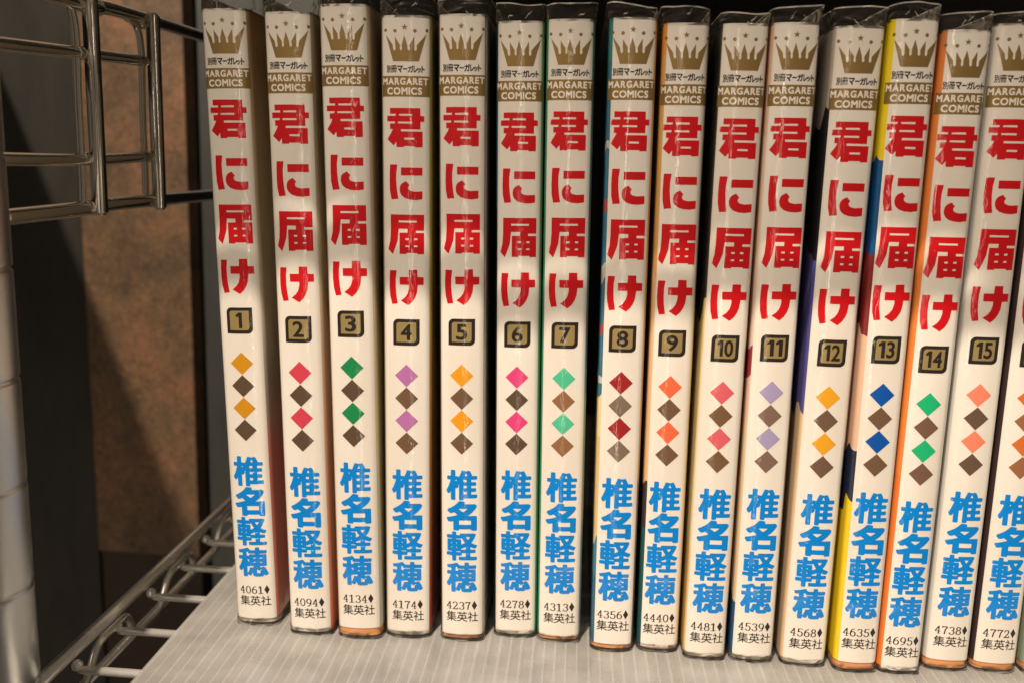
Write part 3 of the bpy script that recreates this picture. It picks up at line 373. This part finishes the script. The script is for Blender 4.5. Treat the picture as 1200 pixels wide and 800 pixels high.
def fill(rings):
    """closed 2-D outlines (mm) with holes -> bmesh of filled faces"""
    cu = bpy.data.curves.new('outline', 'CURVE'); cu.dimensions = '2D'; cu.fill_mode = 'BOTH'
    for r in rings:
        sp = cu.splines.new('POLY'); sp.points.add(len(r) - 1); sp.use_cyclic_u = True
        for p, (x, y) in zip(sp.points, r): p.co = (x, y, 0, 1)
    o = bpy.data.objects.new('outline', cu); C.objects.link(o)
    dg = bpy.context.evaluated_depsgraph_get(); me = bpy.data.meshes.new_from_object(o.evaluated_get(dg))
    bm = bmesh.new(); bm.from_mesh(me); bpy.data.meshes.remove(me); bpy.data.objects.remove(o); bpy.data.curves.remove(cu)
    for f in bm.faces:
        f.normal_update()
        if f.normal.z < 0: f.normal_flip()
    return bm
NORM = []
def wrap(layers, T):
    """print flat layers [(rings in mm, material index, lift in mm)] onto the curved spine of a T-thick jacket"""
    S = sec(T); out = bmesh.new(); NORM.clear()
    for rings, mi, lift in layers:
        bm = fill(rings)
        xs = [v.co.x for v in bm.verts]; u = math.floor(min(xs) / 0.5) * 0.5
        while u < max(xs):
            bmesh.ops.bisect_plane(bm, geom=bm.verts[:] + bm.edges[:] + bm.faces[:], plane_co=(u, 0, 0), plane_no=(1, 0, 0)); u += 0.5
        vm = {}
        for v in bm.verts:
            x, y = S.at(v.co.x * MM, lift * MM); vm[v] = out.verts.new((x, y, v.co.y * MM))
            x2, y2 = S.at(v.co.x * MM, lift * MM + MM); NORM.append(Vector((x2 - x, y2 - y, 0)).normalized())
        for f in bm.faces:
            nf = out.faces.new([vm[v] for v in f.verts]); nf.material_index = mi; nf.smooth = True
        bm.free()
    return out
def print_mesh(name, layers, mats, T=13 * MM):
    bm = wrap(layers, T); me = bpy.data.meshes.new(name); bm.to_mesh(me); bm.free()
    for m in mats: me.materials.append(m)
    me.normals_split_custom_set_from_vertices([tuple(v) for v in NORM])
    return me
def glyph(ch, x, y, wd, ht):
    return [[(x + c[i] / 250 * wd, y + c[i + 1] / 250 * ht) for i in range(0, len(c), 2)] for c in GLYPHS[ch][1]]
def word(txt, x0, x1, y, ht, gap=0.12, squeeze=True):
    ws = [GLYPHS[c][0] * ht if c != 'I' else GLYPHS[c][0] * ht for c in txt]
    tot = sum(ws) + gap * ht * (len(ws) - 1); k = (x1 - x0) / tot; out = []; x = x0
    for c, wd in zip(txt, ws):
        out += glyph(c, x, y, wd * k, ht); x += (wd + gap * ht) * k
    return out
def circle(cx, cy, r, n=18): return [(cx + r * math.cos(2 * math.pi * i / n), cy + r * math.sin(2 * math.pi * i / n)) for i in range(n)]
def star(cx, cy, r):
    return [(cx + (r if i % 2 == 0 else r * 0.42) * math.sin(math.pi * i / 5), cy + (r if i % 2 == 0 else r * 0.42) * math.cos(math.pi * i / 5)) for i in range(10)]

# printing shared by every volume (x from the middle of the spine, y up from its foot, mm)
TITLE = print_mesh('title_lettering', [(glyph('君', -5.0, 140.75, 10.0, 10.1) + glyph('に', -4.45, 126.9, 8.95, 9.3) + glyph('届', -5.0, 112.3, 9.95, 10.7) + glyph('け', -4.7, 98.4, 9.5, 9.75), 0, 0.05)], [RED])
AUTHOR = print_mesh('author_lettering', [(glyph('椎', -4.45, 42.45, 8.9, 8.95) + glyph('名', -4.4, 33.3, 8.8, 8.9) + glyph('軽', -4.45, 24.05, 8.9, 8.9) + glyph('穂', -4.45, 14.4, 8.95, 9.2), 0, 0.05)], [BLUE])
cr_px = [(215, 500), (140, 255), (212, 350), (216, 385), (224, 402), (234, 402), (242, 388), (238, 352), (235, 275), (285, 350), (284, 388), (290, 401), (299, 401), (305, 388), (303, 352), (327, 262),
         (358, 352), (360, 388), (367, 401), (377, 401), (384, 388), (380, 352), (425, 270), (427, 350), (425, 388), (433, 403), (443, 403), (450, 388), (450, 352), (545, 250), (470, 500)]
crown = [((x - 335) * 0.0267 if x not in () else 0, (500 - y) * 0.0274 + 162.7) for x, y in cr_px]
CROWN_LAYERS = [([crown, circle(-5.3, 170.5, 0.42), circle(-2.65, 170.3, 0.46), star(-0.1, 171.2, 0.85), circle(2.6, 170.3, 0.46), circle(5.75, 170.5, 0.42)], 0, 0.05)]
_crown = {}
def crown_mesh(T):
    if T not in _crown: _crown[T] = print_mesh('crown_emblem', CROWN_LAYERS, [GOLD], T)
    return _crown[T]
KANA = print_mesh('magazine_lettering', [(glyph(c, x, y, w_, h_), 0, 0.05 + 0.004 * (k % 2)) for k, (c, x, y, w_, h_) in enumerate((
    ('別', -5.05, 159.85, 1.38, 1.85), ('冊', -3.62, 159.85, 1.42, 1.85), ('マ', -2.1, 159.85, 1.5, 1.75), ('ー', -0.52, 160.6, 1.15, 0.34),
    ('ガ', 0.70, 159.85, 1.5, 1.8), ('レ', 2.26, 159.85, 0.98, 1.75), ('ッ', 3.2, 159.85, 1.0, 1.25), ('ト', 4.3, 159.85, 0.85, 1.75)))], [BLACK])
PUBLISHER = print_mesh('publisher_lettering', [(glyph('集', -4.55, 5.2, 3.05, 3.1) + glyph('英', -1.4, 5.2, 3.1, 3.1) + glyph('社', 1.8, 5.2, 3.0, 3.1), 0, 0.05)], [BLACK])
def leaf(x0, x1, y0, y1, r):
    p = [(x1, y1)]
    for i in range(7):
        a = math.pi / 2 + math.pi / 2 * i / 6; p.append((x0 + r + r * math.cos(a), y1 - r + r * math.sin(a)))
    p.append((x0, y0))
    for i in range(7):
        a = -math.pi / 2 + math.pi / 2 * i / 6; p.append((x1 - r + r * math.cos(a), y0 + r + r * math.sin(a)))
    return p
def badge(num):
    s = str(num)
    d = word(s, -1.55, 1.55, 88.75, 4.4) if len(s) == 1 else word(s, -2.1, 2.1, 88.75, 4.4, 0.1)
    if s == '1': d = glyph('1', -0.95, 88.75, 1.75, 4.4)
    return print_mesh('volume_badge', [([leaf(-3.7, 3.7, 87.2, 94.55, 1.5)], 0, 0.05), ([leaf(-2.75, 2.75, 88.15, 93.65, 0.8)], 1, 0.08), (d, 0, 0.11)], [BLACK, BADGE_GOLD])
_band = {}
def band(T):
    if T not in _band:
        _band[T] = print_mesh('imprint_band', [([[(-6.6, 153.75), (6.6, 153.75), (6.6, 159.0), (-6.6, 159.0)]], 0, 0.05),
            (word('MARGARET', -6.25, 6.1, 156.75, 1.75) + word('COMICS', -4.9, 4.4, 154.25, 1.85), 1, 0.085)], [GOLD, WHITE_INK], T)
    return _band[T]
def code(num):
    r = []; x = -4.5
    for ch in str(num):
        r += glyph('s' + ch, x, 8.95, 1.62, 2.4); x += 1.86
    return print_mesh('catalogue_code', [(r + [[(2.95, 10.25), (3.72, 8.8), (4.5, 10.25), (3.72, 11.7)]], 0, 0.05)], [BLACK])
def diamond(k):
    c = 78.72 - 6.5 * k
    return [[(0, c - 3.2), (3.25, c), (0, c + 3.2), (-3.25, c)]]
DIAMONDS = [print_mesh('diamond', [(diamond(k), 0, 0.05)], [PAPER]) for k in range(4)]

INNER = {}
def inner_mat(c):
    if c not in INNER: INNER[c] = print_mat('inner_cover_card', c)
    return INNER[c]

def extrude_section(pts, z0, z1, nz, closed=False, jit=None):
    bm = bmesh.new(); rows = []
    for k in range(nz + 1):
        z = z0 + (z1 - z0) * k / nz
        rows.append([bm.verts.new((x, y, z) if not jit else jit(x, y, z, k / nz)) for x, y in pts])
    n = len(pts)
    for a, c in zip(rows[:-1], rows[1:]):
        for i in range(n if closed else n - 1):
            bm.faces.new((a[i], a[(i + 1) % n], c[(i + 1) % n], c[i]))
    return bm, rows

WRAP = {8: 0.8, 9: 0.35, 13: 0.2, 14: 0.2}
def make_book(no, x, y, tilt, T, dz, dia, brown, left, right, codenum, label, sleeve_top, inner=(0.72, 0.33, 0.14)):
    T = T * MM; S = sec(T); lean = math.radians(tilt)
    bk = thing('book', label, 'book', (x * MM, y * MM, T / 2 * math.sin(abs(lean)) + 0.00012), 'manga volumes standing in a row')
    bk.rotation_euler = (0, lean, math.radians(random.uniform(-0.6, 0.6)))
    zoff = dz * MM
    # jacket
    zb = max(0.0008, 0.0010 + zoff)
    rr = random.Random(no)
    def jj(px, py, pz, t):
        return (px, py + 0.00018 * noise.noise((px * 120, pz * 22, no * 3.1)), pz)
    bm, rows = extrude_section(S.pts, zb, 0.1742 + zoff, 40)
    hwx = T / 2 - 1.1 * MM
    for f in bm.faces:
        cx, cy = f.calc_center_median().x, f.calc_center_median().y
        reach = WRAP.get(no, 0) * MM if cx < 0 else 0       # the cover picture runs a little round the spine on some volumes
        f.material_index = (1 if cx < 0 else 2) if (cy > (0.0015 if not reach else 0.0009) and abs(cx) > hwx - reach) else 0
    jk = obj('jacket', bm, [PAPER, art_mat('back_cover_art', left, no * 1.7), art_mat('front_cover_art', right, no * 2.3 + 5, 'LINEAR')], bk, True)
    # inner card cover and pages
    I = Section(T, 0.22 * MM, 112 * MM)
    bm, rows = extrude_section(I.pts, 0.0006, 0.1734 + min(zoff, 0.0004), 2)
    obj('inner_cover', bm, inner_mat(inner), bk, True)
    bm = bmesh.new(); add_box(bm, -T / 2 + 0.6 * MM, T / 2 - 0.6 * MM, 0.0036, 0.1105, 0.0009, 0.1728)
    obj('page_block', bm, BODY, bk)
    # clear sleeve: the loose film standing above the jacket, and the folded film at the foot
    P = Section(T + 0.3 * MM, 0, 114 * MM)
    s1, s2, s3 = rr.uniform(-9, 9), rr.uniform(0.1, 1.0) * MM, rr.uniform(-0.5, 0.5) * MM
    zc = 0.1737 + zoff; zt = sleeve_top * MM
    def film(px, py, pz, t):
        a = t * t
        nx = noise.noise((px * 160, py * 40 + s1, no)) * 0.9 * MM * a
        ny = (s2 + noise.noise((px * 260 + s1, pz * 160, no * 2)) * 1.3 * MM) * a
        flare = 1 + 0.035 * a * (1 + 0.8 * noise.noise((no * 1.3, s1, px * 30)))
        return (px * flare + nx * 0.4 + s3 * a, py - 0.15 * MM + ny, pz + noise.noise((px * 110 + s1, py * 20, no)) * 0.7 * MM * a + px / T * s3 * 2 * a)
    bm, rows = extrude_section(P.pts, zc, zt, 8, jit=film)
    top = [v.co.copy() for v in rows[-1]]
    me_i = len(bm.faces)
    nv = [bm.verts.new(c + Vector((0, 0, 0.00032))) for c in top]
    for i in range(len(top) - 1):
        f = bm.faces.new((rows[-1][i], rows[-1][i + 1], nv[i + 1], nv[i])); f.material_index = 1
    # glints painted as narrow pale crease strips on the loose film
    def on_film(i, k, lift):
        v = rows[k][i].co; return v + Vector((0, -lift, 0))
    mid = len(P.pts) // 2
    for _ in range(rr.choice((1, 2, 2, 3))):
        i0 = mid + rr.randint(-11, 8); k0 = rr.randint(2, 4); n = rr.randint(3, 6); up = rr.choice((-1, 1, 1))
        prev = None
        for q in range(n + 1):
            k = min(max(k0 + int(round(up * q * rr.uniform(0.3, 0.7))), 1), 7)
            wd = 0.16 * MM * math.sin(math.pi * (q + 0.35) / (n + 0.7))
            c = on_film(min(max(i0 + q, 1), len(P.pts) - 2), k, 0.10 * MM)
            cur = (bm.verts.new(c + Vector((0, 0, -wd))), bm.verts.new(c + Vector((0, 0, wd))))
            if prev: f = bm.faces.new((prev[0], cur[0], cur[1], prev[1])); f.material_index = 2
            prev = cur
    sl = obj('plastic_sleeve', bm, [FILM, FILM_EDGE, FILM_GLINT], bk, True)
    def foot(px, py, pz, t):
        k = 1 - t
        return (px * (1 + 0.004 * k), py - 0.12 * MM - (0.25 + 0.5 * noise.noise((px * 260, no * 1.7, 1))) * MM * k, pz + (noise.noise((px * 330, no, 4)) * 0.3 * MM if t > 0.9 else 0))
    bm, rows = extrude_section(P.pts, 0.00003, 0.0020, 5, jit=foot)
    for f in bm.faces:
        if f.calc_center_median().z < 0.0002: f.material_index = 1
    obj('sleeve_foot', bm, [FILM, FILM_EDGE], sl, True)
    # printing on the jacket
    def pr(name, me):
        o = link(name, me, jk); o.location.z = zoff; return o
    pr('crown_emblem', crown_mesh(T)); pr('magazine_lettering', KANA); pr('imprint_band', band(T)); pr('title_lettering', TITLE)
    pr('volume_badge', badge(no)); pr('author_lettering', AUTHOR); 
    if codenum: pr('catalogue_code', code(codenum))
    pr('publisher_lettering', PUBLISHER)
    for k in range(4):
        o = pr('diamond', DIAMONDS[k])
        o.material_slots[0].link = 'OBJECT'; o.material_slots[0].material = ink(dia if k % 2 == 0 else brown)
    return bk

BR, BD, BT = (0.155, 0.088, 0.052), (0.105, 0.066, 0.042), (0.27, 0.135, 0.06)
cream = (0.72, 0.62, 0.44)
BOOKS = [
 # no, x, y, tilt, thickness, print shift, diamond, brown, left art, right art, code, label, sleeve top
 (1, -73.6, 0.9, -1.98, 13.0, 0.8, (0.60, 0.27, 0.01), BD, [(0, (.55, .48, .33))], [(0, (.62, .20, .15)), (50, (.55, .14, .12)), (72, (.36, .30, .25)), (95, (.66, .57, .44)), (140, (.58, .44, .28)), (165, (.40, .25, .12))], 4061, 'white paperback with 1 in its badge and amber diamonds, leftmost of the row', 179.6, (.62, .56, .46)),
 (2, -56.2, -2.6, -1.70, 13.0, -0.2, (0.62, 0.055, 0.09), BD, [(0, (.5, .44, .33))], [(0, (.70, .17, .10)), (112, (.62, .50, .34)), (150, (.3, .24, .16))], 4094, 'white paperback with 2 in its badge and rose red diamonds', 179.0),
 (3, -41.6, -2.7, -1.61, 13.2, 2.0, (0.01, 0.24, 0.075), BD, [(0, (.5, .42, .28))], [(0, (.34, .33, .30)), (60, (.55, .47, .22)), (120, (.56, .42, .26))], 4134, 'white paperback with 3 in its badge and dark green diamonds, its jacket slid upwards', 179.8),
 (4, -27.7, -0.2, -0.98, 13.6, 0.0, (0.45, 0.16, 0.42), BR, [(0, (.35, .30, .22))], [(0, (.45, .04, .04)), (128, (.62, .5, .08)), (160, (.4, .34, .12))], 4174, 'white paperback with 4 in its badge and orchid purple diamonds', 178.6, (.66, .60, .50)),
 (5, -11.7, 0.0, -1.39, 13.0, 0.7, (0.80, 0.33, 0.012), BR, [(0, (.12, .10, .08))], [(0, (.42, .38, .32)), (110, (.22, .20, .17))], 4237, 'white paperback with 5 in its badge and bright orange diamonds', 178.6),
 (6, 3.6, 4.3, -1.54, 12.8, 0.0, (0.72, 0.055, 0.22), BD, [(0, (.02, .02, .02)), (120, (.03, .10, .17))], [(0, (.05, .33, .12)), (130, (.30, .42, .20))], 4278, 'white paperback with 6 in its badge and hot pink diamonds', 178.4, (.66, .60, .50)),
 (7, 16.6, 3.1, -1.41, 12.8, 0.6, (0.08, 0.52, 0.30), BT, [(0, (.03, .25, .14))], [(0, (.35, .37, .33)), (60, (.25, .42, .36)), (150, (.12, .22, .16))], 4313, 'white paperback with 7 in its badge and mint green diamonds', 178.4),
 (8, 32.1, 0.1, -1.25, 12.4, 0.9, (0.33, 0.018, 0.02), (0.20, 0.145, 0.105), [(0, (.01, .10, .19)), (28, (.03, .18, .26)), (34, (.72, .50, .22)), (62, (.80, .62, .34)), (76, (.02, .14, .22)), (80, (.55, .55, .5)), (82, (.02, .14, .24)), (96, (.4, .05, .04)), (99, (.02, .14, .24)), (106, (.5, .5, .45)), (108, (.02, .16, .27)), (125, (.4, .05, .05)), (128, (.02, .15, .25)), (140, (.5, .5, .46)), (142, (.02, .14, .22)), (165, (.03, .2, .2))], [(0, (.10, .06, .04)), (60, (.6, .35, .12))], 4356, 'white paperback with 8 in its badge and dark red diamonds, blue checked cover edge', 178.2),
 (9, 45.5, 1.6, -1.14, 12.0, 0.1, (0.80, 0.145, 0.06), BR, [(0, (.02, .10, .10)), (40, (.05, .04, .04)), (48, (.75, .50, .28)), (110, (.66, .38, .12)), (165, (.75, .33, .06))], [(0, (.6, .45, .2))], 4440, 'white paperback with 9 in its badge and coral orange diamonds', 178.0),
 (10, 58.7, -1.2, -0.74, 12.0, -0.1, (0.68, 0.12, 0.15), (0.17, 0.095, 0.045), [(0, (.75, .52, .2)), (30, (.78, .64, .34)), (92, (.72, .60, .25)), (100, (.02, .02, .018)), (168, (.05, .05, .04))], [(0, (.5, .2, .1))], 4481, 'white paperback with 10 in its badge and salmon pink diamonds', 176.6),
 (11, 72.2, -0.7, -0.96, 12.3, 0.5, (0.36, 0.31, 0.52), (0.20, 0.125, 0.10), [(0, (.02, .10, .22)), (18, (.70, .58, .36)), (70, (.72, .52, .40)), (78, (.3, .04, .05)), (88, (.74, .60, .48)), (150, (.72, .5, .36))], [(0, (.05, .05, .05))], 4539, 'white paperback with 11 in its badge and lavender diamonds', 178.4, (.66, .60, .50)),
 (12, 86.7, -1.0, -0.59, 12.8, 0.0, (0.76, 0.36, 0.02), (0.15, 0.09, 0.06), [(0, (.78, .55, .34)), (60, (.80, .56, .33)), (72, (.10, .09, .30)), (118, (.015, .015, .018)), (150, (.5, .45, .38))], [(0, (.30, .2, .2))], 4568, 'white paperback with 12 in its badge and golden yellow diamonds', 178.6, (.66, .60, .50)),
 (13, 100.9, -2.3, -0.99, 12.0, 1.75, (0.003, 0.085, 0.40), BR, [(0, (.82, .60, .01)), (48, (.01, .02, .05)), (62, (.74, .48, .34)), (98, (.22, .02, .02)), (120, (.0, .08, .26)), (143, (.84, .66, .01))], [(0, (.2, .06, .04))], 4635, 'white paperback with 13 in its badge and royal blue diamonds, yellow cover edge', 179.4),
 (14, 113.2, -1.4, -0.73, 12.0, -0.35, (0.012, 0.46, 0.19), (0.17, 0.095, 0.065), [(0, (.78, .20, .035)), (60, (.80, .24, .05)), (168, (.66, .24, .09))], [(0, (.5, .5, .48))], 4695, 'white paperback with 14 in its badge and emerald green diamonds, orange cover edge', 177.8, (.66, .60, .50)),
 (15, 127.7, 2.1, -0.95, 12.6, 2.0, (0.86, 0.24, 0.15), (0.13, 0.082, 0.055), [(0, (.62, .60, .56))], [(0, (.06, .04, .035))], 4738, 'white paperback with 15 in its badge and peach diamonds', 178.6),
 (16, 141.4, 3.0, -0.9, 12.6, 1.6, (0.62, 0.16, 0.03), (0.30, 0.13, 0.06), [(0, (.05, .03, .03))], [(0, (.3, .3, .25))], 4772, 'white paperback cut by the right edge of the picture, code 4772 at its foot', 178.6),
 (17, 155.6, 3.0, -0.9, 12.6, 1.6, (0.5, 0.1, 0.1), BR, [(0, (.26, .32, .22)), (30, (.36, .42, .30)), (60, (.30, .36, .26))], [(0, (.3, .3, .25))], None, 'last paperback at the right edge, pale green cover edge showing beside code 4772', 178.6),
]
for a in BOOKS: make_book(*a)
